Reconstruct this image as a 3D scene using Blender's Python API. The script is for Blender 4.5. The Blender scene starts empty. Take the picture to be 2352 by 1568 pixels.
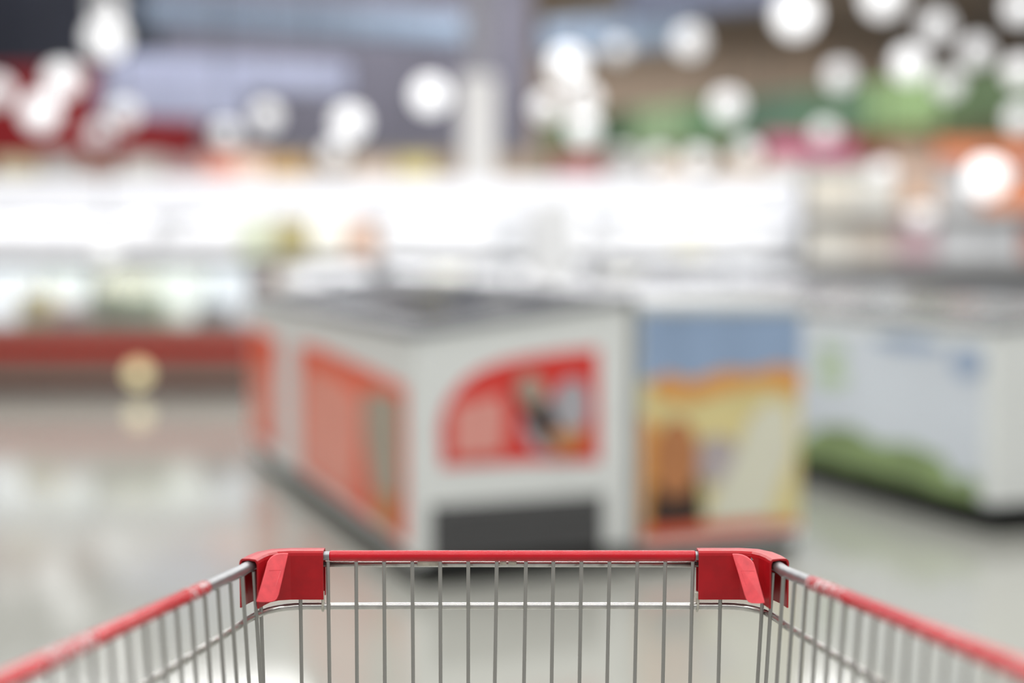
import bpy, bmesh, math, random
from mathutils import Vector, Matrix
random.seed(7)
sc = bpy.context.scene
COL = sc.collection

# ------------------------------------------------------------------ camera
F_PX = 3250.0
PITCH = math.atan((784 - 550) / F_PX)
EYE = 1.15
cam_d = bpy.data.cameras.new('camera')
cam_d.sensor_width = 36.0
cam_d.lens = F_PX / 2352 * 36.0
cam_d.clip_start = 0.02
cam_d.clip_end = 200
cam_d.dof.use_dof = True
cam_d.dof.focus_distance = 1.212
cam_d.dof.aperture_fstop = cam_d.lens / 1000 / 0.0365
cam = bpy.data.objects.new('camera', cam_d)
cam.location = (0, 0, EYE)
cam.rotation_euler = (math.pi / 2 - PITCH, 0, 0)
COL.objects.link(cam)
sc.camera = cam

# ------------------------------------------------------------------ world, lights, exposure
sc.view_settings.view_transform = 'Standard'
sc.view_settings.look = 'None'
sc.view_settings.gamma = 1
sc.view_settings.use_curve_mapping = False
sc.view_settings.exposure = 0.0
w = bpy.data.worlds.new('hall_light'); sc.world = w; w.use_nodes = True
w.node_tree.nodes['Background'].inputs[0].default_value = (0.92, 0.96, 1.0, 1)
w.node_tree.nodes['Background'].inputs[1].default_value = 0.38

def strip_light(x, y, lx, ly, power, z=5.9):
    d = bpy.data.lights.new('unseen_ceiling_strip', 'AREA')
    d.shape = 'RECTANGLE'; d.size = lx; d.size_y = ly; d.energy = power
    d.color = (1.0, 0.995, 0.985)
    o = bpy.data.objects.new('unseen_ceiling_strip', d); o.location = (x, y, z)
    COL.objects.link(o)
for y, p in ((-3.5, 330), (0.2, 380), (4.0, 420), (8.0, 420), (11.2, 460), (17.0, 480), (21.5, 520), (26.0, 600), (30.5, 700)):  # unseen rows; the rear ones are added to brighten the upper walls
    strip_light(0, y, 16.0, 0.65, p)

# ------------------------------------------------------------------ helpers
def lin(c):
    return tuple(((v / 255) / 12.92 if v / 255 <= .04045 else ((v / 255 + .055) / 1.055) ** 2.4) for v in c)

def mat(name, rgb, rough=.5, metal=0., noise=0., nscale=8., emit=0., bump=0., coat=0., alpha=1., spec=.5):
    m = bpy.data.materials.new(name); m.use_nodes = True
    nt = m.node_tree; b = nt.nodes['Principled BSDF']
    c = lin(rgb)
    b.inputs['Roughness'].default_value = rough
    b.inputs['Metallic'].default_value = metal
    b.inputs['Coat Weight'].default_value = coat
    b.inputs['Alpha'].default_value = alpha
    b.inputs['Specular IOR Level'].default_value = spec
    tc = nt.nodes.new('ShaderNodeTexCoord')
    n = nt.nodes.new('ShaderNodeTexNoise'); n.inputs['Scale'].default_value = nscale
    n.inputs['Detail'].default_value = 4
    nt.links.new(tc.outputs['Object'], n.inputs['Vector'])
    r = nt.nodes.new('ShaderNodeValToRGB')
    lo = tuple(max(0, v * (1 - noise)) for v in c); hi = tuple(min(1, v * (1 + noise)) for v in c)
    r.color_ramp.elements[0].position = .3; r.color_ramp.elements[1].position = .7
    r.color_ramp.elements[0].color = lo + (1,); r.color_ramp.elements[1].color = hi + (1,)
    nt.links.new(n.outputs['Fac'], r.inputs['Fac'])
    nt.links.new(r.outputs['Color'], b.inputs['Base Color'])
    if bump:
        bp = nt.nodes.new('ShaderNodeBump'); bp.inputs['Strength'].default_value = bump
        bp.inputs['Distance'].default_value = .002
        nt.links.new(n.outputs['Fac'], bp.inputs['Height']); nt.links.new(bp.outputs['Normal'], b.inputs['Normal'])
    if emit:
        b.inputs['Emission Color'].default_value = c + (1,)
        b.inputs['Emission Strength'].default_value = emit
    return m

def glass(name, rgb, alpha, rough=.03, nscale=0., bump=0., refl=1.):
    m = bpy.data.materials.new(name); m.use_nodes = True
    nt = m.node_tree; nt.nodes.clear()
    out = nt.nodes.new('ShaderNodeOutputMaterial')
    tr = nt.nodes.new('ShaderNodeBsdfTransparent'); tr.inputs[0].default_value = lin(rgb) + (1,)
    gl = nt.nodes.new('ShaderNodeBsdfGlossy'); gl.inputs['Roughness'].default_value = rough
    gl.inputs[0].default_value = (refl, refl, refl * 1.02, 1)
    df = nt.nodes.new('ShaderNodeBsdfDiffuse'); df.inputs[0].default_value = lin(rgb) + (1,)
    fr = nt.nodes.new('ShaderNodeFresnel'); fr.inputs[0].default_value = 1.5
    m0 = nt.nodes.new('ShaderNodeMixShader'); m0.inputs[0].default_value = alpha
    m1 = nt.nodes.new('ShaderNodeMixShader')
    nt.links.new(tr.outputs[0], m0.inputs[1]); nt.links.new(df.outputs[0], m0.inputs[2])
    nt.links.new(fr.outputs[0], m1.inputs[0]); nt.links.new(m0.outputs[0], m1.inputs[1]); nt.links.new(gl.outputs[0], m1.inputs[2])
    if bump:
        tc = nt.nodes.new('ShaderNodeTexCoord'); n = nt.nodes.new('ShaderNodeTexVoronoi'); n.inputs['Scale'].default_value = nscale
        nt.links.new(tc.outputs['Object'], n.inputs['Vector'])
        bp = nt.nodes.new('ShaderNodeBump'); bp.inputs['Strength'].default_value = bump; bp.inputs['Distance'].default_value = .004
        nt.links.new(n.outputs['Distance'], bp.inputs['Height'])
        for s in (gl, fr): nt.links.new(bp.outputs[0], s.inputs['Normal'])
    nt.links.new(m1.outputs[0], out.inputs[0])
    return m

def tag(o, label=None, cat=None, group=None, kind=None):
    if label: o['label'] = label
    if cat: o['category'] = cat
    if group: o['group'] = group
    if kind: o['kind'] = kind
    return o

def thing(name, label, cat, loc=(0, 0, 0), rz=0., group=None):
    o = bpy.data.objects.new(name, None); o.location = loc; o.rotation_euler = (0, 0, rz)
    o.empty_display_size = .1
    COL.objects.link(o)
    return tag(o, label, cat, group)

def link(name, me, m, parent=None, smooth=False):
    o = bpy.data.objects.new(name, me); COL.objects.link(o)
    if m and not me.materials: me.materials.append(m)
    if parent: o.parent = parent
    if smooth:
        for p in me.polygons: p.use_smooth = True
    return o

class MB:
    def __init__(s): s.v = []; s.f = []
    def add(s, vs, fs):
        k = len(s.v); s.v += [tuple(q) for q in vs]; s.f += [tuple(i + k for i in f) for f in fs]; return s
    def box(s, x0, x1, y0, y1, z0, z1):
        vs = [(x, y, z) for z in (z0, z1) for y in (y0, y1) for x in (x0, x1)]
        return s.add(vs, [(0, 2, 3, 1), (4, 5, 7, 6), (0, 1, 5, 4), (2, 6, 7, 3), (0, 4, 6, 2), (1, 3, 7, 5)])
    def prism(s, pts, off):
        n = len(pts); off = Vector(off)
        vs = [Vector(p) for p in pts] + [Vector(p) + off for p in pts]
        fs = [tuple(range(n))[::-1], tuple(range(n, 2 * n))] + [(i, (i + 1) % n, n + (i + 1) % n, n + i) for i in range(n)]
        return s.add(vs, fs)
    def tube(s, pts, r, n=12, caps=True):
        pts = [Vector(p) for p in pts]; rs = r if isinstance(r, (list, tuple)) else [r] * len(pts)
        t0 = (pts[1] - pts[0]).normalized()
        a = Vector((0, 0, 1)) if abs(t0.z) < .9 else Vector((1, 0, 0))
        u = t0.cross(a).normalized(); rings = []
        for i, p in enumerate(pts):
            t = ((pts[min(i + 1, len(pts) - 1)] - pts[max(i - 1, 0)])).normalized()
            u = (u - t * u.dot(t)).normalized(); b = t.cross(u)
            rings.append([p + (u * math.cos(2 * math.pi * k / n) + b * math.sin(2 * math.pi * k / n)) * rs[i] for k in range(n)])
        vs = [q for rg in rings for q in rg]; fs = []
        for i in range(len(pts) - 1):
            for k in range(n):
                fs.append((i * n + k, i * n + (k + 1) % n, (i + 1) * n + (k + 1) % n, (i + 1) * n + k))
        if caps: fs += [tuple(range(n))[::-1], tuple(range((len(pts) - 1) * n, len(pts) * n))]
        return s.add(vs, fs)
    def sphere(s, c, r, nu=16, nv=10, sz=1.):
        c = Vector(c); vs = []; fs = []
        for j in range(nv + 1):
            th = math.pi * j / nv
            for i in range(nu):
                ph = 2 * math.pi * i / nu
                vs.append(c + Vector((r * math.sin(th) * math.cos(ph), r * math.sin(th) * math.sin(ph), r * sz * math.cos(th))))
        for j in range(nv):
            for i in range(nu):
                fs.append((j * nu + i, (j + 1) * nu + i, (j + 1) * nu + (i + 1) % nu, j * nu + (i + 1) % nu))
        return s.add(vs, fs)
    def lathe(s, prof, n=20, c=(0, 0, 0)):
        vs = []; fs = []
        for r, z in prof:
            for k in range(n):
                a = 2 * math.pi * k / n; vs.append((c[0] + r * math.cos(a), c[1] + r * math.sin(a), c[2] + z))
        for i in range(len(prof) - 1):
            for k in range(n):
                fs.append((i * n + k, i * n + (k + 1) % n, (i + 1) * n + (k + 1) % n, (i + 1) * n + k))
        return s.add(vs, fs)
    def mesh(s, name):
        me = bpy.data.meshes.new(name); me.from_pydata([tuple(v) for v in s.v], [], s.f); me.validate()
        bm = bmesh.new(); bm.from_mesh(me); bmesh.ops.recalc_face_normals(bm, faces=bm.faces[:]); bm.to_mesh(me); bm.free()
        return me
    def build(s, name, m, parent=None, smooth=False, bevel=0.):
        o = link(name, s.mesh(name), m, parent, smooth)
        if bevel:
            b = o.modifiers.new('bevel', 'BEVEL'); b.width = bevel; b.segments = 2; b.limit_method = 'ANGLE'; b.angle_limit = .7
            if smooth: pass
        return o

def at(px, py, Y):
    """world point on the plane at distance Y that the measured photo position belongs to"""
    a = (px - 1176) / F_PX; b = (784 - py) / F_PX
    r = Vector((a, math.cos(PITCH) + b * math.sin(PITCH), -math.sin(PITCH) + b * math.cos(PITCH)))
    r *= Y / r.y
    return Vector((r.x, r.y, EYE + r.z))

# ------------------------------------------------------------------ materials
M = {}
M['red_plastic'] = mat('red_plastic', (206, 16, 34), .2, noise=.06, nscale=60, coat=.15)
M['red_bracket'] = mat('red_bracket', (180, 16, 28), .3, noise=.10, nscale=90)
M['red_tab_lit'] = mat('red_tab_lit', (240, 84, 92), .34, noise=.12, nscale=120)  # lighter than the bracket: light falling on the tab is put into the colour
M['steel'] = mat('steel', (206, 205, 200), .25, metal=.8, noise=.10, nscale=150)
M['wire_steel'] = mat('wire_steel', (172, 171, 167), .36, metal=.6, noise=.12, nscale=120)
M['rim_steel'] = mat('rim_steel', (168, 170, 173), .4, metal=.85, noise=.08, nscale=90, bump=.25)
M['nylon'] = mat('nylon', (225, 222, 208), .4, alpha=.75)
M['tape'] = mat('tape', (222, 216, 198), .35, noise=.15, nscale=200, alpha=.7)
def wrap_sparkle(name):
    m = bpy.data.materials.new(name); m.use_nodes = True; nt = m.node_tree; nt.nodes.clear()
    out = nt.nodes.new('ShaderNodeOutputMaterial'); tr = nt.nodes.new('ShaderNodeBsdfTransparent'); pb = nt.nodes.new('ShaderNodeBsdfPrincipled')
    pb.inputs['Base Color'].default_value = (.95, .92, .93, 1); pb.inputs['Roughness'].default_value = .2
    tc = nt.nodes.new('ShaderNodeTexCoord'); n = nt.nodes.new('ShaderNodeTexNoise'); n.inputs['Scale'].default_value = 210; n.inputs['Detail'].default_value = 3
    r = nt.nodes.new('ShaderNodeValToRGB'); r.color_ramp.elements[0].position = .46; r.color_ramp.elements[1].position = .68
    r.color_ramp.elements[0].color = (.03, .03, .03, 1); r.color_ramp.elements[1].color = (.85, .85, .85, 1)  # white noise patches paint in the glints of the film
    mx = nt.nodes.new('ShaderNodeMixShader')
    nt.links.new(tc.outputs['Object'], n.inputs['Vector']); nt.links.new(n.outputs['Fac'], r.inputs['Fac']); nt.links.new(r.outputs['Color'], mx.inputs[0])
    nt.links.new(tr.outputs[0], mx.inputs[1]); nt.links.new(pb.outputs[0], mx.inputs[2]); nt.links.new(mx.outputs[0], out.inputs[0])
    return m
M['wrap'] = wrap_sparkle('clear_wrap')
M['rubber'] = mat('rubber', (45, 45, 47), .7, noise=.1)
M['white_panel'] = mat('white_panel', (224, 227, 225), .35, noise=.02)
M['grey_panel'] = mat('grey_panel', (160, 161, 163), .4, noise=.04)
M['frame_grey'] = mat('frame_grey', (128, 130, 134), .5, noise=.04)
M['dark_grille'] = mat('dark_grille', (62, 62, 62), .5, noise=.05)
M['black_base'] = mat('black_base', (18, 19, 18), .7, noise=.1, spec=.1)
M['lid_grey'] = glass('lid_grey', (120, 124, 130), .45, .12, refl=.42)
M['lid_clear'] = glass('lid_clear', (190, 193, 198), .4, .12, refl=.7)
M['pane'] = glass('pane', (240, 244, 246), .10, .03)
M['print_red'] = mat('print_red', (214, 58, 50), .4, noise=.04)
M['print_orange'] = mat('print_orange', (230, 96, 62), .4, noise=.06)
M['print_pink'] = mat('print_pink', (222, 152, 142), .4, noise=.05)
M['print_salmon'] = mat('print_salmon', (232, 150, 132), .4, noise=.05)
M['print_cone'] = mat('print_cone', (196, 172, 140), .5, noise=.08)
M['print_sage'] = mat('print_sage', (168, 158, 142), .5, noise=.08)
M['print_choc'] = mat('print_choc', (58, 40, 34), .5, noise=.15)
M['print_grey'] = mat('print_grey', (172, 170, 176), .5, noise=.06)
M['print_wafer'] = mat('print_wafer', (190, 128, 72), .5, noise=.12)
M['print_blue'] = mat('print_blue', (146, 168, 198), .4, noise=.14, nscale=5)
M['print_amber'] = mat('print_amber', (220, 156, 84), .4, noise=.10)
M['print_yellow'] = mat('print_yellow', (222, 208, 150), .4, noise=.08)
M['print_caramel'] = mat('print_caramel', (182, 122, 78), .45, noise=.12)
M['print_cream'] = mat('print_cream', (220, 219, 200), .4, noise=.03)
M['print_lilac'] = mat('print_lilac', (178, 168, 170), .4, noise=.05)
M['print_sky'] = mat('print_sky', (204, 210, 218), .4, noise=.05, nscale=2)
M['print_cloudblue'] = mat('print_cloudblue', (150, 166, 190), .4, noise=.10)
M['print_grass'] = mat('print_grass', (128, 148, 98), .45, noise=.25, nscale=5)
M['print_leaf'] = mat('print_leaf', (176, 194, 160), .45, noise=.1)
M['bumper_red'] = mat('bumper_red', (168, 20, 6), .65, noise=.08, spec=.15)
M['kick'] = mat('kick', (84, 52, 42), .5, noise=.1)
M['island_body'] = mat('island_body', (142, 116, 106), .6, noise=.05)

# ------------------------------------------------------------------ the setting
def struct(name, mb, m):
    o = mb.build(name, m); o['kind'] = 'structure'; return o
m_floor = mat('floor_concrete', (162, 163, 156), .09, noise=.05, nscale=.9, spec=.75)
m_ceil = mat('ceiling_paint', (140, 126, 114), .8, noise=.25, nscale=.5)
m_wallb = mat('wall_brown', (158, 140, 124), .8, noise=.18, nscale=.35)
m_walls = mat('wall_side', (150, 148, 146), .8, noise=.1, nscale=.4)
CZ = 6.2
struct('floor', MB().box(-15, 15, -7, 34, -.1, 0), m_floor)
struct('ceiling', MB().box(-15, 15, -7, 34, CZ, CZ + .1), m_ceil)
struct('wall_back', MB().box(-15, 15, 34, 34.2, 0, CZ), m_wallb)
struct('wall_left', MB().box(-15.2, -15, -7, 34, 0, CZ), m_walls)
struct('wall_right', MB().box(15, 15.2, -7, 34, 0, CZ), m_walls)

# ------------------------------------------------------------------ the shopping cart
CB = Vector((0, .82, 0))
cart = thing('shopping_cart', 'wire shopping cart with red sleeved rim and red plastic corner brackets', 'shopping cart', CB)
def loc(p): return Vector(p) - CB
unit = MB().tube([(0, 0, 0), (0, 0, 1)], 1, 12).mesh('wire'); unit.materials.append(M['wire_steel'])
for p in unit.polygons: p.use_smooth = len(p.vertices) == 4
def wire(a, b, r, name='wire', parent=cart):
    a, b = loc(a), loc(b); d = b - a
    o = bpy.data.objects.new(name, unit); COL.objects.link(o); o.parent = parent
    o.location = a; o.scale = (r, r, d.length); o.rotation_mode = 'QUATERNION'
    o.rotation_quaternion = Vector((0, 0, 1)).rotation_difference(d)
    return o
def ctube(name, pts, r, m, n=16, parent=cart): return MB().tube([loc(p) for p in pts], r, n).build(name, m, parent, True)

YF = 1.2
zr = at(1176, 1276, YF).z                       # rim height at the front
L0, L1 = at(543, 1316, 1.14), at(118, 1513, .837)
R0, R1 = at(1811, 1316, 1.14), at(2249, 1497, .792)
dL = (L1 - L0) / (L0.y - L1.y); dR = (R1 - R0) / (R0.y - R1.y)      # per metre towards the handle
YR = .44                                        # rear end of the basket
def rail(side, y):
    return (L0 + dL * (1.14 - y)) if side < 0 else (R0 + dR * (1.14 - y))
def fillet(side, y0, y1, cx, n=8):
    """corner from front bar to side rail as a quadratic arc"""
    a = Vector((cx, y0, zr)); c = rail(side, y0); c.z = zr; b = rail(side, y1)
    return [a * (1 - t) ** 2 + c * 2 * t * (1 - t) + b * t * t for t in [i / n for i in range(n + 1)]]
fl = fillet(-1, YF, 1.150, -.176); fr_ = fillet(1, YF, 1.150, .182)
path = [rail(-1, YR), rail(-1, .8), rail(-1, 1.0), rail(-1, 1.10)] + fl[::-1] + [Vector((-.1, YF, zr)), Vector((.1, YF, zr))] + fr_ + [rail(1, 1.10), rail(1, 1.0), rail(1, .8), rail(1, YR)]
rad = [.0050] * 4 + [.0050 - .0011 * i / 8 for i in range(9)] + [.0039] * 2 + [.0039 + .0011 * i / 8 for i in range(9)] + [.005] * 4
ctube('rim_tube', path, rad, M['rim_steel'], 18)
X = lambda px, y=YF: at(px, 1276, y).x
# red sleeves
def sleeve(a, b, r, n=20):
    a, b = Vector(a), Vector(b); d = (b - a).normalized(); e = .0012
    pts = [a, a + d * .0002, a + d * e, b - d * e, b - d * .0002, b]
    o = ctube('red_sleeve', pts, [r - .0009, r - .0004, r, r, r - .0004, r - .0009], M['red_plastic'], n)
    return o
sleeve((X(757), YF, zr), (X(1597), YF, zr), .0047)
yl = 1.075; yr2 = 1.083
sleeve(rail(-1, yl), rail(-1, .50), .0057)
sleeve(rail(1, yr2), rail(1, .50), .0057)
# crinkled clear film on the side sleeves, its sparkle painted as white patches
for side, y0, y1 in ((1, yr2 - .002, 1.0), (-1, .885, .82), (-1, yl - .004, 1.035)):
    pts = [rail(side, y0 + (y1 - y0) * i / 14) for i in range(15)]
    rr = [.0061 + random.uniform(-.0002, .0004) for _ in pts]
    ctube('clear_film', pts, rr, M['wrap'], 18)
# horizontal basket wires
def hoop(name, drop, r, inset, rear_gain=.0):
    fl = [p + Vector((inset, -.001, -drop)) for p in fillet(-1, YF, 1.145, -.178)]
    fr = [p + Vector((-inset, -.001, -drop)) for p in fillet(1, YF, 1.145, .184)]
    def rp(s, y): return rail(s, y) + Vector((-s * inset, 0, -drop - rear_gain * (1.145 - y)))
    pts = [rp(-1, YR), rp(-1, .8), rp(-1, 1.0)] + fl[::-1] + [Vector((-.1, YF, zr - drop)), Vector((.1, YF, zr - drop))] + fr + [rp(1, 1.0), rp(1, .8), rp(1, YR)]
    return ctube(name, pts, r, M['steel'], 14)
hoop('hoop_wire', .0437, .0031, .001, .022)
for k, d in enumerate((.135, .225, .315)): hoop('hoop_wire', d, .0026, .004 + .005 * (k + 1), .02)
ctube('under_bar', [(X(735), YF + .003, zr - .0080), (X(1612), YF + .003, zr - .0082)], .0025, M['steel'], 12)
# upright wires: front wall
ZB = .50
front_px = [(599, 605), (689, 693), (753, 757), (818, 820), (882, 884), (947, 949), (1011, 1012), (1075.5, 1075.5), (1141, 1136.5), (1208, 1203.5), (1271, 1267), (1335.5, 1331), (1400, 1394.5), (1464, 1458), (1528, 1522.5), (1591.5, 1585), (1656.5, 1650), (1751, 1740)]
for a, b in front_px:
    y0 = YF - .0046
    if a < 640 or a > 1720: y0 = 1.1755
    p = at(a, 1290 if 640 < a < 1720 else 1384, y0); q = at(b, 1566, y0 + .002)
    d = (q - p); e = p + d * ((ZB - p.z) / d.z)
    wire(p + Vector((0, 0, .0002 if 700 < a < 1620 else .001)), e, .00165)
# upright wires: side walls
for side, y0, step in ((-1, 1.166, .0262), (1, 1.166, .0285)):
    y = y0; k = 0
    while y > YR + .01:
        p = rail(side, y) + Vector((-side * .0048, 0, -.003))
        e = Vector((p.x * .925, p.y + .01 * (1 - k / 30), ZB))
        # the wall leans inwards towards the basket floor
        wire(p, e, .00165); y -= step; k += 1
# basket floor wires
for i in range(19):
    t = i / 18
    wire((-.205 + .41 * t, 1.195, ZB), (-.325 + .65 * t, YR, ZB), .0018)
for i in range(4):
    y = 1.19 - i * .245
    hw = abs(rail(1, y).x) * .925
    wire((-hw, y, ZB - .003), (hw, y, ZB - .003), .0028)
# rear gate wires and its top bar
for i in range(21):
    t = i / 20
    a = rail(-1, YR); b = rail(1, YR)
    wire(a.lerp(b, t) + Vector((0, 0, -.012)), (-.325 + .65 * t, YR, ZB), .00165)
wire(rail(-1, YR) + Vector((0, 0, -.01)), rail(1, YR) + Vector((0, 0, -.01)), .004, 'gate_bar')
# corner brackets
def bracket(side):
    if side < 0: pl = [(X(745), YF), (-.190, YF), (-.2035, 1.1965), (-.2125, 1.187), (-.2165, 1.176), (-.2195, 1.163)]
    else: pl = [(X(1602), YF), (.196, YF), (.2085, 1.1965), (.2165, 1.187), (.2205, 1.176), (.2230, 1.163)]
    prof = [(-.0085, -.0362), (-.0085, .002), (-.0078, .0042), (-.006, .0056), (0, .0060), (.006, .0056), (.0078, .0042), (.0085, .002), (.0085, -.0362),
            (.0070, -.0362), (.0070, .001), (.0058, .0036), (0, .0044), (-.0058, .0036), (-.0070, .001), (-.0070, -.0362)]
    P = [Vector((a, b, 0)) for a, b in pl]; n = len(prof); vs = []; fs = []
    for i, p in enumerate(P):
        t1 = (P[i] - P[i - 1]).normalized() if i else None
        t2 = (P[i + 1] - P[i]).normalized() if i < len(P) - 1 else None
        t = ((t1 or t2) + (t2 or t1)).normalized()
        nn = Vector((-t.y, t.x, 0)) if side < 0 else Vector((t.y, -t.x, 0))
        k = 1 / max(.5, t.dot(t1 or t2))
        zc = zr
        for a, z in prof: vs.append(loc(p + nn * a * k + Vector((0, 0, zc + z))))
    for i in range(len(P) - 1):
        for k in range(n): fs.append((i * n + k, i * n + (k + 1) % n, (i + 1) * n + (k + 1) % n, (i + 1) * n + k))
    half = [0, 1, 2, 3, 4, 5, 6, 7, 8, 9, 10, 11, 12, 13, 14, 15]
    for base in (0, (len(P) - 1) * n):      # close the channel wall at both ends
        for k in range(8):
            fs.append((base + k, base + k + 1, base + 15 - k - 1 if k < 7 else base + 9, base + 15 - k))
    mb = MB(); mb.add(vs, fs)
    o = mb.build('corner_bracket', M['red_bracket'], cart, False, .0008)
    tag(o, 'red plastic corner bracket, ' + ('left' if side < 0 else 'right'))
    return o
def tab(side, par):
    if side < 0:
        pts = [(662, 1272, 1.1885), (650, 1271.5, 1.187), (638, 1272.5, 1.185), (628, 1276, 1.183), (620, 1282, 1.181), (614, 1291, 1.178), (611, 1302, 1.176), (600, 1342, 1.171), (588, 1382, 1.165), (606, 1383, 1.160), (622, 1382.5, 1.156), (630, 1380.5, 1.154), (636, 1375, 1.153), (640, 1366, 1.155), (651, 1320, 1.171)]
    else:
        pts = [(1682, 1273, 1.1885), (1694, 1273, 1.187), (1706, 1275, 1.185), (1717, 1280, 1.183), (1725, 1286, 1.181), (1731, 1293, 1.178), (1735, 1304, 1.176), (1746, 1344, 1.171), (1757, 1385, 1.165), (1742, 1386, 1.160), (1726, 1385.5, 1.156), (1719, 1382.5, 1.154), (1714, 1376, 1.153), (1710, 1366, 1.155), (1696, 1318, 1.171)]
    # the tab is one flat plate: distance is linear over its outline
    tri = [Vector(p) for p in ((662, 1272, 1.1875), (613, 1292, 1.170), (588, 1382, 1.146))] if side < 0 else [Vector(p) for p in ((1682, 1273, 1.1875), (1732, 1294, 1.170), (1757, 1385, 1.146))]
    nrm = (tri[1] - tri[0]).cross(tri[2] - tri[0])
    yy = lambda a, b: tri[0].z - (nrm.x * (a - tri[0].x) + nrm.y * (b - tri[0].y)) / nrm.z
    P = [loc(at(a, b, yy(a, b))) for a, b, _ in pts]
    o = MB().prism(P, (0, .0017, .0006)).build('bracket_tab', M['red_tab_lit'], par, False, .0005)
    # thin moulded line and edge ridge on the tab
    q = [loc(at(p[0], p[1], yy(p[0], p[1]))) for p in ([(618, 1310, 1.1755), (646, 1309, 1.173), (634, 1346, 1.159), (610, 1346, 1.165)] if side < 0 else [(1702, 1311, 1.173), (1733, 1311, 1.1755), (1744, 1344, 1.166), (1714, 1344, 1.160)])]
    for i in (0, 1) if side < 0 else (0, 3):
        MB().tube([q[i] + Vector((0, -.0002, 0)), q[(i + 1) % 4] + Vector((0, -.0002, 0))], .00014, 6).build('moulded_line', M['red_plastic'], par)
for s in (-1, 1): tab(s, bracket(s))
# nylon cable ties by the brackets
for px in (742, 1601):
    p = at(px, 1394, YF); x = p.x; zc = zr - .0437
    o = MB().tube([loc((x, YF - .004, zc + .011)), loc((x + .0004, YF - .0048, zc + .003)), loc((x, YF - .0042, zc - .002)), loc((x, YF - .001, zc - .0042)), loc((x, YF + .003, zc - .003)), loc((x, YF + .004, zc + .002)), loc((x, YF + .003, zc + .012))], .0010, 8).build('cable_tie', M['nylon'], cart, True)
    MB().box(*(lambda q: (q.x - .002, q.x + .0018, q.y - .002, q.y + .0015, q.z - .0025, q.z + .0025))(loc((x - .0006, YF - .004, zc + .0105)))).build('tie_head', M['nylon'], o, False, .0006)
# remains of tape under the front sleeve
def tape(px0, px1, drop, pr=.0028):
    a, b = at(px0, 1293, YF), at(px1, 1293, YF)
    ctube('tape_strip', [(a.x, YF + .001, zr - drop), ((a.x + b.x) / 2, YF + .001, zr - drop - .0002), (b.x, YF + .001, zr - drop)], [pr, pr * .94, pr], M['tape'], 10)
tape(959, 1008, .0063); tape(1148, 1163, .0058, .0024); tape(1168, 1186, .0058, .0024)
# handle, frame and castors
hl, hr = rail(-1, YR), rail(1, YR)
for h in (hl, hr): ctube('handle_arm', [h, h + Vector((0, -.05, .01)), h + Vector((0, -.12, .055))], .008, M['steel'])
ctube('handle_bar', [hl + Vector((0, -.12, .055)), hr + Vector((0, -.12, .055))], .014, M['red_plastic'])
for s in (-1, 1):
    ctube('frame_tube', [(s * .20, 1.12, .115), (s * .205, 1.0, .16), (s * .26, .50, .20), (s * .27, .42, .24), (s * .29, .42, .50)], .011, M['steel'])
    ctube('frame_strut', [(s * .205, 1.04, .15), (s * .19, 1.12, .30), (s * .19, 1.16, .497)], .009, M['steel'])
ctube('cross_tube', [(-.26, .5, .20), (.26, .5, .20)], .009, M['steel'])
ctube('cross_tube', [(-.205, 1.0, .16), (.205, 1.0, .16)], .009, M['steel'])
for x, y, zt in ((-.20, 1.12, .115), (.20, 1.12, .115), (-.262, .48, .205), (.262, .48, .205)):
    rw = .05
    wb = MB(); prof = [(.012, -.012), (rw - .006, -.014), (rw, -.009), (rw, .009), (rw - .006, .014), (.012, .012)]
    wb.lathe(prof, 24); wb.v = [loc((x + v[2], y + v[0], rw + v[1])) for v in wb.v]
    wh = wb.build('wheel', M['rubber'], cart, True)
    fk = MB()
    for s in (-1, 1): fk.add(*(lambda m: (m.v, m.f))(MB().prism([loc((x + s * .017, y - .018, zt - .004)), loc((x + s * .017, y + .018, zt - .004)), loc((x + s * .017, y + .008, rw - .008)), loc((x + s * .017, y - .008, rw - .008))], (s * .003, 0, 0))))
    c = loc((x, y, zt)); fk.box(c.x - .02, c.x + .02, c.y - .018, c.y + .018, c.z - .006, c.z)
    f = fk.build('castor_fork', M['steel'], cart)
    MB().tube([loc((x - .024, y, rw)), loc((x + .024, y, rw))], .006, 10).build('axle', M['steel'], f)

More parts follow.
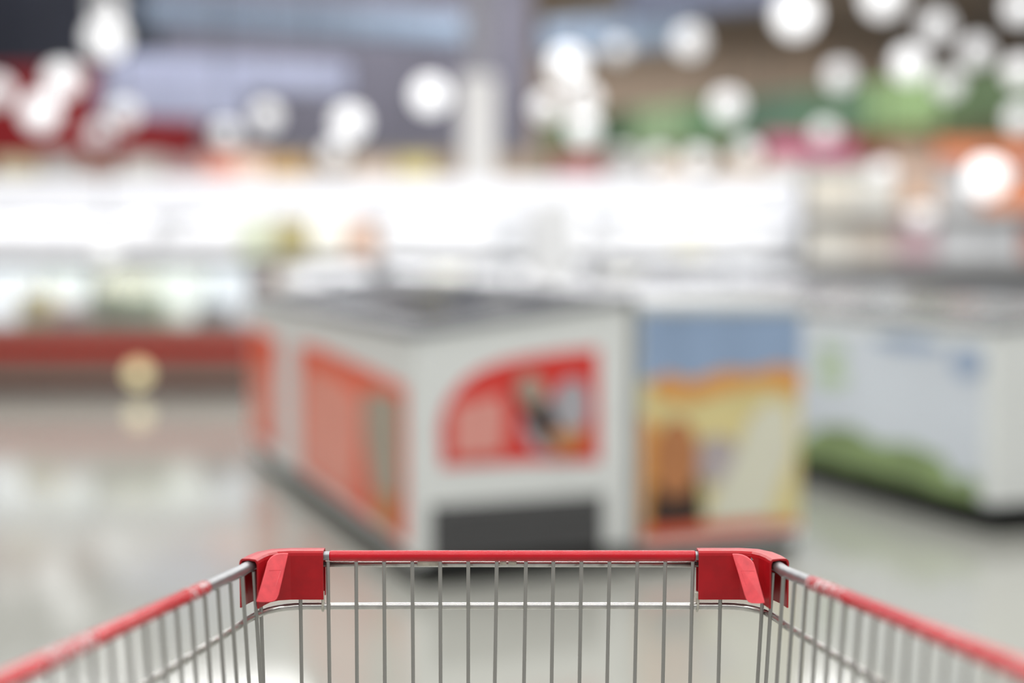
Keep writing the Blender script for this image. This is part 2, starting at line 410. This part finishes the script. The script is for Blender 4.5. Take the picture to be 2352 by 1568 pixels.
# ------------------------------------------------------------------ chest freezers
RZ = math.radians(20.55)
UV = Vector((-math.sin(RZ), math.cos(RZ), 0)); WV = Vector((math.cos(RZ), math.sin(RZ), 0))
def oval(cx, cz, rx, rz_, n=20, rot=0.):
    c, s = math.cos(rot), math.sin(rot)
    return [(cx + rx * math.cos(t) * c - rz_ * math.sin(t) * s, cz + rx * math.cos(t) * s + rz_ * math.sin(t) * c) for t in [2 * math.pi * i / n for i in range(n)]]
def front_print(name, pts, m, par, lvl): return MB().prism([(a, -.004 * lvl, z) for a, z in pts], (0, .004, 0)).build(name, m, par)
def side_print(name, pts, m, par, lvl): return MB().prism([(-.004 * lvl, t, z) for t, z in pts], (.004, 0, 0)).build(name, m, par)
def freezer(label, o, W, L, zl, zrr, lid, vent=True, zb=.06, frame='frame_grey'):
    t = thing('chest_freezer', label, 'freezer', (o[0], o[1], 0), RZ, 'promotional chest freezers')
    th = .05
    body = MB()
    body.prism([(0, 0, zb), (W, 0, zb), (W, 0, zrr), (0, 0, zl)], (0, th, 0))
    body.prism([(0, L - th, zb), (W, L - th, zb), (W, L - th, zrr), (0, L - th, zl)], (0, th, 0))
    body.box(0, th, th, L - th, zb, zl)
    body.box(W - th, W, th, L - th, zb, zrr - .005)
    body.box(th, W - th, th, L - th, zb, .46)
    body.build('body', M['white_panel'], t, False, .008)
    MB().box(.02, W - .02, .004, L - .03, 0, zb).build('base_plinth', M['black_base'], t)
    # sloping top frame
    f = MB(); s = (zrr - zl) / W
    def sl(x): return zl + s * x
    f.prism([(-.012, -.012, sl(-.012)), (W + .012, -.012, sl(W + .012)), (W + .012, .07, sl(W + .012)), (-.012, .07, sl(-.012))], (0, 0, .03))
    f.prism([(-.012, L - .07, sl(-.012)), (W + .012, L - .07, sl(W + .012)), (W + .012, L + .012, sl(W + .012)), (-.012, L + .012, sl(-.012))], (0, 0, .03))
    f.prism([(-.012, .07, sl(-.012)), (.06, .07, sl(.06)), (.06, L - .07, sl(.06)), (-.012, L - .07, sl(-.012))], (0, 0, .03))
    f.prism([(W - .06, .07, sl(W - .06)), (W + .012, .07, sl(W + .012)), (W + .012, L - .07, sl(W + .012)), (W - .06, L - .07, sl(W - .06))], (0, 0, .03))
    f.build('top_frame', M[frame], t)
    for k in range(2):
        y0 = .07 + k * (L - .14) / 2; y1 = y0 + (L - .14) / 2; dz = .012 + .01 * k
        g = MB().prism([(.06, y0, sl(.06) + dz), (W - .06, y0, sl(W - .06) + dz), (W - .06, y1, sl(W - .06) + dz), (.06, y1, sl(.06) + dz)], (0, 0, .006)).build('sliding_lid', lid, t)
        MB().box(.08, W - .08, y0 + .02, y0 + .045, sl(W / 2) - .008 + dz, sl(W / 2) + dz).build('lid_handle', M['grey_panel'], g) if False else None
    if vent:
        v = MB().prism([(.055, -.002, .086), (.68, -.002, .086), (.68, -.002, .275), (.055, -.002, .275)], (0, .004, 0)).build('vent_grille', M['dark_grille'], t)
        for i in range(8):
            z = .090 + i * .0232
            MB().prism([(.062, -.012, z), (.062, -.003, z + .014), (.062, -.003, z + .005)], (.611, 0, 0)).build('slat', M['dark_grille'], v)
    return t
A_FL = Vector((-.32, 4.6)); W_A = .78
fa = freezer('white chest freezer with red ice-cream print and dark vent grille facing the cart', A_FL, W_A, 2.13, .835, .935, M['lid_grey'], True, .085)
gp = front_print('red_print', [(.094, .40), (.087, .52), (.098, .585), (.125, .634), (.165, .68), (.224, .717), (.30, .742), (.379, .756), (.52, .77), (.655, .778), (.662, .387), (.38, .40)], M['print_red'], fa, 1)
front_print('lettering_patch', [(.133, .60), (.30, .635), (.317, .55), (.301, .435), (.132, .43)], M['print_pink'], gp, 2)
front_print('pale_cone', [(.37, .52), (.40, .60), (.50, .62), (.62, .56), (.60, .46), (.50, .42), (.42, .44)], M['print_grey'], gp, 2)
front_print('chocolate_bar', [(.345, .665), (.40, .70), (.44, .66), (.52, .485), (.46, .455), (.39, .55)], M['print_choc'], gp, 3)
front_print('sage_top', oval(.405, .645, .045, .06, rot=.5), M['print_sage'], gp, 4)
front_print('silver_wrapper', oval(.555, .585, .066, .095), M['print_grey'], gp, 4)
front_print('wafer', [(.458, .50), (.603, .505), (.60, .45), (.55, .43), (.50, .433)], M['print_wafer'], gp, 5)
sp = side_print('orange_print', [(.09, .13), (.09, .66), (.45, .675), (1.0, .69), (1.45, .70), (1.78, .685), (1.78, .16), (1.70, .13)], M['print_orange'], fa, 1)
side_print('lettering_patch', [(.78, .16), (.70, .55), (1.0, .60), (1.62, .60), (1.70, .16)], M['print_salmon'], sp, 2)
side_print('pale_cone', [(.15, .62), (.62, .60), (.64, .45), (.45, .14), (.25, .14), (.15, .3)], M['print_sage'], sp, 2)
side_print('wafer', [(.22, .14), (.20, .27), (.42, .26), (.44, .14)], M['print_wafer'], sp, 3)
fa2 = freezer('white chest freezer with orange print strip, behind the ice-cream freezer', A_FL + (UV * 2.17).xy, W_A, .85, .835, .935, M['lid_grey'], False)
sp = side_print('orange_print', [(.12, .13), (.12, .68), (.80, .70), (.80, .13)], M['print_orange'], fa2, 1)
side_print('lettering_patch', [(.2, .2), (.2, .50), (.68, .5), (.68, .2)], M['print_salmon'], sp, 2)
B_FL = A_FL + (WV * .813).xy
M['lid_white'] = mat('lid_white', (226, 228, 236), .25, noise=.03)
fb = freezer('chest freezer with blue and yellow dessert print beside the ice-cream freezer', B_FL, .65, 2.2, .91, .90, M['lid_white'], False, frame='white_panel')
front_print('blue_print', [(.005, .665), (.005, .895), (.645, .885), (.645, .66), (.4, .655), (.2, .645)], M['print_blue'], fb, 1)
front_print('cream_ground', [(.005, .10), (.005, .66), (.645, .655), (.645, .10)], M['print_yellow'], fb, 1)
front_print('amber_wave', [(.04, .655), (.1, .685), (.2, .655), (.33, .69), (.45, .68), (.55, .70), (.645, .68), (.645, .585), (.5, .63), (.33, .61), (.2, .58), (.06, .60)], M['print_amber'], fb, 2)
front_print('orange_stripe', [(.005, .095), (.005, .145), (.2, .14), (.645, .135), (.645, .10)], M['print_orange'], fb, 2)
front_print('amber_edge', [(.005, .12), (.005, .54), (.07, .5), (.06, .3), (.04, .12)], M['print_amber'], fb, 2)
front_print('chocolate_scoop', [(.035, .147), (.05, .30), (.23, .32), (.25, .147)], M['print_choc'], fb, 3)
front_print('caramel_scoop', oval(.14, .385, .088, .14), M['print_caramel'], fb, 4)
front_print('lilac_spot', oval(.30, .37, .09, .085), M['print_lilac'], fb, 3)
front_print('cream_swirl', [(.255, .147), (.29, .24), (.37, .36), (.42, .50), (.51, .58), (.60, .54), (.61, .38), (.55, .26), (.51, .147)], M['print_cream'], fb, 4)
front_print('olive_edge', [(.49, .12), (.54, .27), (.61, .36), (.645, .36), (.645, .12)], M['print_yellow'], fb, 2)
C_FL = Vector((1.868, 5.45))
fc = freezer('white chest freezer with sky and green grass print, at the right edge', C_FL, .78, 2.2, .80, .88, M['lid_clear'], False, .115)
sp = side_print('sky_print', [(.06, .12), (.06, .74), (2.1, .74), (2.1, .12)], M['print_sky'], fc, 1)
side_print('grass_strip', [(.07, .118), (.07, .19), (.12, .22), (.22, .18), (.3, .26), (.5, .29), (.75, .26), (.95, .31), (1.2, .28), (1.5, .118)], M['print_grass'], sp, 2)
side_print('cloud_patch', oval(.16, .66, .10, .065), M['print_cloudblue'], sp, 2)
side_print('cloud_patch', oval(.55, .715, .24, .035), M['print_cloudblue'], sp, 2)
side_print('leaf_patch', oval(1.12, .52, .14, .05), M['print_leaf'], sp, 2)
side_print('leaf_patch', oval(1.12, .63, .12, .04), M['print_leaf'], sp, 2)
fc2 = freezer('white chest freezer with plain side, behind the grass print freezer', C_FL + (UV * 2.25).xy, .78, 2.2, .80, .88, M['lid_clear'], False, .115)

# packs lying in the freezers; lilac ones imitate bluish reflections on the lids
pack_c = {'lilac': (168, 174, 204), 'white': (232, 232, 236), 'grey': (130, 132, 136), 'pale blue': (176, 186, 206)}
for k, v in pack_c.items(): M['pack_' + k] = mat('pack_' + k.replace(' ', '_'), v, .4, noise=.08, nscale=20)
def carton(name, label, cat, c, sx, sy, sz, m, rz=0., group=None):
    t = thing(name, label, cat, c, rz, group)
    MB().box(-sx / 2, sx / 2, -sy / 2, sy / 2, 0, sz).build('box_body', m, t, False, .006)
    MB().box(-sx / 2 - .001, sx / 2 + .001, -.012, .012, sz - .02, sz + .0015).build('sealing_tape', M['nylon'], t)
    return t
def in_freezer(fl, lab, items):
    for a, t, cn, sx, sy, sz, which in items:
        p = fl + (WV * a + UV * t).xy
        carton('frozen_pack', f'{cn} frozen food pack under the lid of the {lab}, {which}', 'food pack', (p.x, p.y, .462), sx, sy, sz, M['pack_' + cn], RZ, 'packs in the chest freezers')
in_freezer(A_FL, 'ice-cream freezer', [(.22, .3, 'grey', .25, .3, .25, 'nearest on the left'), (.56, .32, 'grey', .25, .3, .28, 'nearest on the right'), (.22, .85, 'grey', .25, .4, .27, 'middle on the left'), (.56, .9, 'lilac', .25, .5, .32, 'middle on the right, imitating a lid reflection'), (.24, 1.5, 'white', .3, .4, .3, 'farthest on the left'), (.57, 1.6, 'lilac', .26, .5, .33, 'farthest on the right, imitating a lid reflection')])
in_freezer(C_FL, 'grass print freezer', [(.25, .35, 'grey', .25, .35, .2, 'nearest'), (.3, .95, 'white', .34, .36, .3, 'second from the front'), (.3, 1.5, 'grey', .3, .36, .22, 'third from the front'), (.3, 1.92, 'white', .3, .3, .3, 'farthest')])

# ------------------------------------------------------------------ long island freezer on the left
YI = 10.5
isl = thing('island_freezer', 'long glass-fronted island freezer with red bumper rail on the left', 'freezer', (-3.0, YI, 0))
I0, I1 = -2.6, 1.12
body = MB().box(I0, I1, 0, .05, .10, .52).box(I0, I1, .95, 1.0, .10, .95).box(I0, I0 + .05, .05, .95, .10, .9).box(I1 - .05, I1, .05, .95, .10, .9).box(I0 + .05, I1 - .05, .05, .95, .10, .48)
body.build('body', M['island_body'], isl)
MB().box(I0 + .05, I1 - .05, .88, .95, .48, .93).build('tub_liner', M['white_panel'], isl)
MB().box(I0 + .02, I1 - .02, .06, .94, 0, .10).build('base_plinth', M['kick'], isl)
MB().box(I0, I1, -.02, 0, .045, .10).build('kick_strip', M['kick'], isl)
MB().box(I0, I1, -.05, 0, .275, .40).build('bumper_rail', M['bumper_red'], isl, False, .02)
M['rail_grey'] = mat('rail_grey', (70, 73, 71), .6, metal=.0, noise=.05)
MB().box(I0, I1, -.01, .07, .945, 1.0).build('top_rail', M['rail_grey'], isl)
MB().box(I0, I1, .93, 1.01, .95, 1.0).build('top_rail', M['rail_grey'], isl)
for i in range(3):
    a = I0 + (I1 - I0) * i / 3; b = I0 + (I1 - I0) * (i + 1) / 3
    MB().box(a + .01, b - .01, .01, .022, .52, .945).build('glass_pane', M['pane'], isl)
    MB().box(b - .012, b + .012, .005, .03, .52, .945).build('pane_post', M['grey_panel'], isl)
st = MB().lathe([(0, .0), (.08, .0), (.07, .02), (0, .03)], 24).build('indicator_light', mat('indicator_glow', (240, 226, 178), .4, emit=.75), isl)
st.rotation_euler = (math.pi / 2, 0, 0); st.location = (at(318, 858, YI).x + 3.0, -.004, at(318, 858, YI).z)
item_cols = {'white': (238, 239, 242), 'pearl white': (228, 232, 230), 'snow white': (242, 243, 246), 'yellow': (222, 200, 140), 'rose': (190, 150, 150), 'olive green': (158, 160, 118), 'sage green': (182, 188, 152), 'ivory': (238, 238, 230), 'grey': (150, 150, 150), 'cream': (222, 216, 196)}
for k, v in item_cols.items(): M['item_' + k] = mat('item_' + k.replace(' ', '_'), v, .45, noise=.06, nscale=10)
for px, wpx, py, cn, lb, row in [(25, 130, 617, 'white', 'back row at the left picture edge', 1), (158, 120, 620, 'pearl white', 'back row, second from the left', 1), (288, 124, 626, 'cream', 'back row, third from the left', 1), (415, 122, 619, 'ivory', 'back row, fourth from the left', 1), (528, 92, 617, 'snow white', 'back row at the right end', 1),
        (75, 66, 672, 'yellow', 'front row at the left', 0), (150, 56, 704, 'rose', 'low, beside the yellow carton', 0), (238, 78, 672, 'olive green', 'between the rose and sage ones', 0), (330, 88, 680, 'sage green', 'front row in the middle', 0), (484, 70, 698, 'grey', 'low, front row at the right', 0)]:
    yy_ = YI + (.46 if row else .17)
    p = at(px, py, yy_ - .1)
    carton('frozen_carton', f'{cn} frozen food carton in the island freezer, {lb}', 'food carton', (p.x, yy_, .482), wpx / 312, .2, max(.1, min(p.z, .94) - .482), M['item_' + cn], 0, 'cartons in the island freezer')


# ------------------------------------------------------------------ lit coolers along the back of the aisle
YC = 13.6
def case_light(par, x, y, z, lx, ly, power):
    d = bpy.data.lights.new('case_light', 'AREA'); d.shape = 'RECTANGLE'; d.size = lx; d.size_y = ly; d.energy = power
    o = bpy.data.objects.new('case_light', d); COL.objects.link(o); o.parent = par; o.location = (x, y, z); o.rotation_euler = (.25, 0, 0)
case_light(isl, (I0 + I1) / 2, .085, .935, I1 - I0 - .2, .05, 14)
M['header_glow'] = mat('header_glow', (246, 248, 255), .4, emit=.12)  # header and its glow are added to make the white cooler band bright
M['cooler_white'] = mat('cooler_white', (236, 237, 240), .4, noise=.02)
M['shelf_edge'] = mat('shelf_edge', (128, 130, 130), .4, metal=.2, noise=.05)
coolc = {'white': (244, 245, 248), 'ivory': (244, 243, 234), 'pale green': (212, 218, 196), 'olive': (176, 166, 120), 'peach': (226, 196, 178), 'pale grey': (216, 218, 222)}
for k, v in coolc.items(): M['cool_' + k] = mat('cool_' + k.replace(' ', '_'), v, .45, noise=.05)
ords = ['first', 'second', 'third', 'fourth', 'fifth', 'sixth', 'seventh', 'eighth']
WCO = 2.095
cool_x = [-5.45 + i * 2.1 for i in range(4)]
upper = [['white'] * 6, ['white', 'white', 'pale green', 'olive', 'ivory', 'peach'], ['white', 'white', 'white', 'pale grey', 'white', 'white'], ['white', 'white', 'ivory', 'white', 'white', 'pale grey']]
for i, x0 in enumerate(cool_x):
    t = thing('display_cooler', f'white open display cooler with an added glowing header panel, {ords[i]} from the left along the back', 'cooler', (x0, YC, 0), 0, 'coolers along the back')
    MB().box(0, WCO, .62, .68, .08, 1.74).build('back_wall', M['cooler_white'], t)
    MB().box(0, .02, .0, .62, .08, 1.69).build('side_wall', M['cooler_white'], t)
    MB().box(WCO - .02, WCO, .0, .62, .08, 1.69).build('side_wall', M['cooler_white'], t)
    MB().box(0, WCO, .0, .66, 1.69, 1.74).build('canopy', M['cooler_white'], t)
    MB().box(.0, WCO, -.05, .0, 1.36, 1.69).build('added_header', M['header_glow'], t)
    MB().box(.04, WCO - .04, .0, .6, .93, .97).build('shelf', M['cooler_white'], t)
    MB().box(.04, WCO - .04, -.03, 0, .90, .985).build('shelf_edge', M['shelf_edge'], t)
    MB().box(.04, WCO - .04, -.05, .6, .10, .50).build('tub', M['cooler_white'], t)
    MB().box(.02, WCO - .02, 0, .6, 0, .10).build('base_plinth', M['dark_grille'], t)
    case_light(t, WCO / 2, .04, 1.35, WCO - .2, .06, 2.6)
    case_light(t, WCO / 2, .02, .92, WCO - .2, .06, 5)
    for j in range(6):
        cn = upper[i][j]; xx = x0 + .185 + j * .345; h = .34 + .04 * random.random()
        carton('dairy_carton', f'{cn} carton, {ords[j]} from the left on the shelf of the {ords[i]} display cooler', 'carton', (xx, YC + .2, .972), .315, .2, h, M['cool_' + cn], 0, 'cartons on the cooler shelves')
    for j in range(5):
        xx = x0 + .24 + j * .39; h = .32 + .05 * random.random(); cn = ['white', 'pale grey', 'white', 'ivory', 'white'][(j + i) % 5]
        carton('dairy_carton', f'{cn} carton, {ords[j]} from the left in the bottom tub of the {ords[i]} display cooler', 'carton', (xx, YC + .2, .502), .32, .25, h, M['cool_' + cn], 0, 'cartons in the cooler tubs')
# cartons standing on top of the coolers
topc = [(40, 100, 'beige', (186, 176, 146), 362), (140, 70, 'grey', (168, 164, 160), 350), (230, 70, 'brown', (150, 128, 112), 372), (330, 90, 'pale grey', (190, 186, 180), 358), (430, 80, 'dusty rose', (176, 150, 148), 366), (510, 66, 'coral', (226, 150, 128), 352), (578, 62, 'peach', (238, 206, 186), 350), (658, 84, 'ochre', (196, 158, 98), 362), (860, 90, 'sand', (206, 186, 168), 372), (955, 80, 'mustard yellow', (206, 192, 130), 362), (1330, 110, 'brick red', (168, 110, 110), 352), (1440, 90, 'silver grey', (176, 174, 172), 350), (1540, 80, 'cream', (206, 190, 172), 366), (1700, 110, 'light brown', (190, 172, 152), 372), (1810, 90, 'off-white', (204, 200, 192), 366)]
for px, wpx, cn, c, py in topc:
    p = at(px, py, YC + .35)
    carton('storage_carton', f'{cn} carton standing on top of the back coolers', 'carton', (p.x, YC + .38, 1.742), wpx / 238, .3, max(.12, p.z - 1.742), mat('storage_' + cn.replace(' ', '_'), c, .6, noise=.1), 0, 'cartons on top of the coolers')
# narrow white display tower between the freezers
tw = thing('display_tower', 'narrow white display tower behind the ice-cream freezer', 'display stand', (at(1268, 550, 11).x, 11.2, 0))
MB().box(-.17, .17, -.1, .1, .06, 1.46).build('tower_panel', M['cooler_white'], tw, False, .02)
MB().box(-.22, .22, -.16, .16, 0, .06).build('foot', M['grey_panel'], tw)

# ------------------------------------------------------------------ shelf with goods at the right
YG = 12.4
M['shelf_light'] = mat('shelf_light', (204, 204, 204), .45, noise=.03)
gs = thing('goods_shelf', 'grey metal goods shelf at the far right with mixed boxes', 'shelf', (3.55, YG, 0))
for z in (.08, .55, .93, 1.36):
    MB().box(-.95, 1.75, 0, .5, z, z + .04).build('shelf_board', M['shelf_light'], gs)
for x in (-.95, .4, 1.72):
    MB().box(x, x + .03, .46, .5, 0, 1.85).build('upright_post', M['grey_panel'], gs)
MB().box(-.92, 1.72, .48, .5, .1, 1.85).build('back_panel', M['grey_panel'], gs)
gcols = [('stone', (196, 192, 184)), ('taupe', (178, 168, 158)), ('mauve', (170, 140, 148)), ('ash', (186, 188, 192)), ('grey', (176, 178, 182)), ('terracotta', (158, 96, 80)), ('dark brown', (92, 72, 66))]
for r, (z, h) in enumerate(((.972, .33), (1.402, .36))):
    for j, (cn, c) in enumerate(gcols if r == 0 else [('sand', (204, 198, 186)), ('pearl', (200, 198, 192)), ('clay', (190, 160, 140)), ('smoke', (182, 182, 184)), ('orange', (204, 132, 96)), ('bright orange', (210, 120, 80)), ('rust', (190, 108, 72))]):
        carton('goods_box', f'{cn} box on the {"middle" if r == 0 else "top"} board of the goods shelf', 'box', (3.55 - .74 + j * .37, YG + .18, z), .355, .26, h * random.uniform(.85, 1.05), mat('goods_' + cn.replace(' ', '_') + str(r), tuple(min(240, v + 22) for v in c), .55, noise=.1), 0, 'boxes on the goods shelf')

# ------------------------------------------------------------------ column
cp = at(1098, 300, 15)
cl = thing('column', 'white round column behind the coolers, upper shaft greyed to show shade', 'column', (cp.x, 15.2, 0))
MB().lathe([(.19, 0), (.19, 2.86), (.16, 2.88), (.0, 2.88)], 28).build('white_shaft', mat('column_white', (224, 224, 224), .5, noise=.02), cl, True)
MB().lathe([(.15, 2.88), (.15, CZ)], 28).build('shaded_shaft', mat('column_shade', (150, 150, 160), .6, noise=.06), cl, True)  # grey colour stands in for shade towards the ceiling
MB().lathe([(.24, 0), (.24, .12), (.19, .14)], 28).build('base_collar', M['grey_panel'], cl, True)

# ------------------------------------------------------------------ high structure: cladding, ducts, fascias, signs
M['clad'] = mat('clad_blue_grey', (112, 110, 124), .6, noise=.10, nscale=.6)
M['clad_dark'] = mat('clad_dark', (58, 62, 78), .6, noise=.18, nscale=.6)
M['duct_blue'] = mat('duct_blue', (150, 168, 192), .5, noise=.06)
M['duct_lilac'] = mat('duct_lilac', (178, 184, 212), .5, noise=.06)
def panel_wall(name, label, x0, x1, y, z0, z1, m, n):
    t = thing(name, label, 'cladding', ((x0 + x1) / 2, y, z0))
    W = (x1 - x0) / n
    for i in range(n):
        MB().box(-(x1 - x0) / 2 + i * W + .012, -(x1 - x0) / 2 + (i + 1) * W - .012, 0, .08, 0, z1 - z0).build('cladding_panel', m, t)
    MB().box(-(x1 - x0) / 2, (x1 - x0) / 2, .08, .14, 0, z1 - z0).build('back_frame', M['grey_panel'], t)
    MB().box(-(x1 - x0) / 2, (x1 - x0) / 2, -.03, .1, -.08, 0).build('lower_trim', M['shelf_edge'], t)
panel_wall('wall_cladding', 'blue-grey wall cladding high up behind the left half of the hall', -6.4, .32, 23.2, 2.62, CZ, M['clad'], 7)
panel_wall('wall_cladding', 'dark navy wall cladding in the upper left corner', -11, -5.25, 21.4, 3.72, CZ, M['clad_dark'], 5)
def duct(label, a, b, h, m, d=.5):
    a, b = Vector(a), Vector(b); L = (b - a).length
    t = thing('air_duct', label, 'duct', a, math.atan2(b.y - a.y, b.x - a.x), 'ceiling air ducts')
    MB().box(0, L, 0, d, 0, h).build('duct_body', m, t, False, .02)
    n = max(2, int(L / 1.1))
    for i in range(n + 1):
        x = L * i / n
        MB().box(x - .02, x + .02, -.02, d + .02, -.02, h + .02).build('flange', m, t)
    for x in (L * .15, L * .85):
        MB().box(x - .012, x + .012, d / 2, d / 2 + .024, h, CZ - a.z).build('hanger', M['rail_grey'], t)
duct('pale blue rectangular air duct, highest of those at the upper left', at(330, 48, 20.2), at(1085, 96, 22.2), .36, M['duct_blue'])
duct('lilac grey air duct below the highest pale blue duct', at(250, 192, 18.4), at(800, 196, 19.5), .40, M['duct_lilac'], .4)
duct('short lilac grey air duct, lowest at the left', at(230, 262, 17.2), at(560, 262, 17.8), .34, M['duct_lilac'], .4)
duct('pale blue air duct right of the white column', at(1250, 128, 22.2), at(1560, 118, 20.8), .5, M['duct_blue'])
duct('slate blue air duct at the top edge right of the centre', at(1440, 38, 19), at(1810, 30, 18), .45, mat('duct_slate', (104, 110, 132), .5, noise=.06))
# red fascia at the left
rf = thing('red_fascia', 'dark red shop fascia below the navy cladding at the left', 'fascia', (-7.5, 19.9, 2.12))
for i in range(5):
    MB().box(-3.6 + i * 1.35 + .01, -3.6 + (i + 1) * 1.35 - .01, 0, .12, 0, 1.42).build('fascia_panel', mat('fascia_red', (150, 24, 32), .5, noise=.15, nscale=1.2) if i == 0 else bpy.data.materials['fascia_red'], rf)
MB().box(-3.6, 3.15, .12, .2, 0, 1.42).build('fascia_frame', M['grey_panel'], rf)
# green fascia at the right
g0, g1 = Vector((.55, 24.0)), Vector((6.6, 15.6)); gd = (g1 - g0)
gf = thing('green_fascia', 'long green produce fascia high up at the right', 'fascia', (g0.x, g0.y, 2.55), math.atan2(gd.y, gd.x))
gl = gd.length; n = 9
gcol = [(96, 126, 84), (84, 112, 82), (168, 196, 152), (120, 160, 118), (106, 138, 116), (100, 132, 104), (158, 190, 132), (96, 120, 82), (122, 152, 106)]
for i in range(n):
    MB().box(gl * i / n + .012, gl * (i + 1) / n - .012, 0, .1, .0, .62).build('fascia_panel', mat('fascia_green', gcol[i], .5, noise=.12, nscale=1.5), gf)
MB().box(0, gl, .1, .2, -.5, .62).build('fascia_frame', M['grey_panel'], gf)
for i in range(n):
    MB().box(gl * i / n + .012, gl * (i + 1) / n - .012, .02, .1, -.5, -.012).build('lower_panel', mat('fascia_umber', [(116, 98, 64), (92, 92, 60), (104, 92, 62)][i % 3], .6, noise=.2, nscale=1.5), gf)
# hanging signs
def sign(label, px0, px1, py0, py1, Y, rgb):
    a, b = at(px0, py1, Y), at(px1, py0, Y)
    t = thing('hanging_sign', label, 'sign', (a.x, Y, a.z), 0, 'hanging signs')
    MB().box(0, b.x - a.x, 0, .04, 0, b.z - a.z).build('sign_board', mat('sign_paint', rgb, .5, noise=.06), t, False, .01)
    for x in (.05, b.x - a.x - .05):
        MB().tube([(x, .02, b.z - a.z), (x, .02, CZ - a.z)], .008, 6).build('hanger', M['rail_grey'], t)
sign('magenta pink hanging sign below the green fascia', 1755, 1965, 308, 378, 15, (206, 104, 138))
sign('brick red hanging sign right of the pink sign', 1968, 2060, 318, 376, 15, (150, 86, 62))
sign('orange hanging sign at the right picture edge', 2150, 2420, 322, 430, 12.9, (222, 138, 98))
sign('pale apricot hanging sign left of the orange sign', 2040, 2148, 335, 420, 13.2, (196, 168, 148))
sign('rust brown hanging board at the right edge below the orange sign', 2240, 2420, 432, 540, 13.4, (150, 106, 90))

# ------------------------------------------------------------------ pendant lamps
lamp_em = {}
def lamp_mat(s):
    if s not in lamp_em: lamp_em[s] = mat('lamp_glow', (252, 253, 255), .4, emit=s)
    return lamp_em[s]
def lamp(px, py, Y, rpx, s, label):
    c = at(px, py, Y); r = rpx * 1.5 / F_PX * Y
    t = thing('pendant_lamp', label, 'lamp', c, 0, 'pendant lamps in the hall')
    MB().sphere((0, 0, 0), r, 16, 10).build('globe', lamp_mat(round(s * .122, 2)), t, True)
    MB().lathe([(0, r * 1.25), (r * .35, r * 1.2), (r * .45, r * .86), (0, r * .86)], 14).build('cap', M['rail_grey'], t, True)
    MB().tube([(0, 0, r * 1.2), (0, 0, CZ - c.z)], .006, 6).build('cord', M['rubber'], t)
    return t
lamps = [
 (243, 88, 15, 30, 6, 'brightest glowing globe lamp in the upper left corner, over the navy cladding'),
 (243, 18, 16.2, 22, 3, 'globe lamp directly above the brightest one at the upper left'),
 (143, 183, 15, 25, 6, 'glowing globe lamp over the top edge of the red fascia'),
 (92, 258, 15, 27, 6, 'glowing globe lamp lowest in the trio over the red fascia'),
 (-8, 210, 16, 22, 3, 'globe lamp cut by the left picture edge before the red fascia'),
 (283, 262, 16.6, 20, 2.2, 'dim globe lamp right of the red fascia, upper one of a close pair'),
 (228, 308, 15.5, 18, 1.8, 'dim globe lamp right of the red fascia, lower one of a close pair'),
 (612, 268, 17, 20, 3, 'soft globe lamp under the lilac ducts, right one of two'),
 (520, 308, 17.5, 18, 2.4, 'soft globe lamp under the lilac ducts, left one of two'),
 (803, 282, 16, 25, 7, 'bright globe lamp under the middle of the blue-grey cladding'),
 (768, 352, 18, 18, 3, 'soft globe lamp just below the bright one under the cladding'),
 (988, 218, 16, 26, 8, 'bright globe lamp just left of the white column'),
 (1305, 150, 16, 27, 8, 'bright globe lamp topmost of the cluster right of the white column'),
 (1255, 246, 18, 20, 3.5, 'soft globe lamp nearest the white column on its right'),
 (1342, 228, 17, 21, 4.5, 'globe lamp in the middle of the cluster right of the white column'),
 (1340, 297, 16.5, 23, 4.5, 'globe lamp lowest of the cluster right of the white column'),
 (1585, 95, 16, 23, 4, 'globe lamp at the right end of the pale blue duct'),
 (1420, 115, 19, 16, 1.2, 'faint globe lamp in front of the pale blue duct'),
 (1828, 35, 14, 32, 7, 'largest bright globe lamp at the top edge right of the centre'),
 (2030, -6, 14, 30, 6, 'globe lamp cut by the top picture edge at the right'),
 (2150, 62, 15, 23, 4.5, 'globe lamp at the top right, below the one cut by the top edge'),
 (2088, 147, 14.4, 25, 7, 'brightest globe lamp of the upper right group, above the green fascia'),
 (2245, 118, 15.3, 21, 4.5, 'globe lamp at the upper right, second from the right edge'),
 (2178, 193, 15.2, 20, 3.8, 'globe lamp at the upper right touching the green fascia, below the group'),
 (2345, 18, 14.5, 22, 6, 'globe lamp in the top right picture corner'),
 (2343, 165, 13.7, 22, 4, 'globe lamp at the right picture edge over the green fascia'),
 (2345, 272, 14.8, 21, 4, 'globe lamp at the right picture edge below the green fascia'),
 (1930, 175, 15.5, 21, 3.5, 'globe lamp over the upper edge of the green fascia, left of the bright group'),
 (1670, 243, 15.8, 24, 4.2, 'globe lamp in front of the middle of the green fascia'),
 (1605, 368, 14.6, 19, 3, 'low globe lamp below the green fascia, left of the pink sign'),
 (1715, 352, 14.4, 19, 2.2, 'low dim globe lamp beside the left end of the pink sign'),
 (1895, 305, 14.2, 18, 2, 'dim globe lamp at the upper edge of the pink sign'),
 (2028, 398, 12, 18, 1.8, 'dim low globe lamp in front of the apricot sign'),
 (2268, 408, 11.8, 30, 8, 'bright low globe lamp in front of the orange sign'),
 (2118, 500, 11.8, 18, 2, 'lowest soft globe lamp, above the grass print freezer'),
 (1430, 362, 14.8, 17, 1.6, 'faint low globe lamp, left one of two above the back coolers'),
 (1512, 365, 14.8, 17, 1.6, 'faint low globe lamp, right one of two above the back coolers'),
 (242, 578, 10.2, 19, 3, 'small globe lamp hanging low over the island freezer'),
]
for a in lamps: lamp(*a)
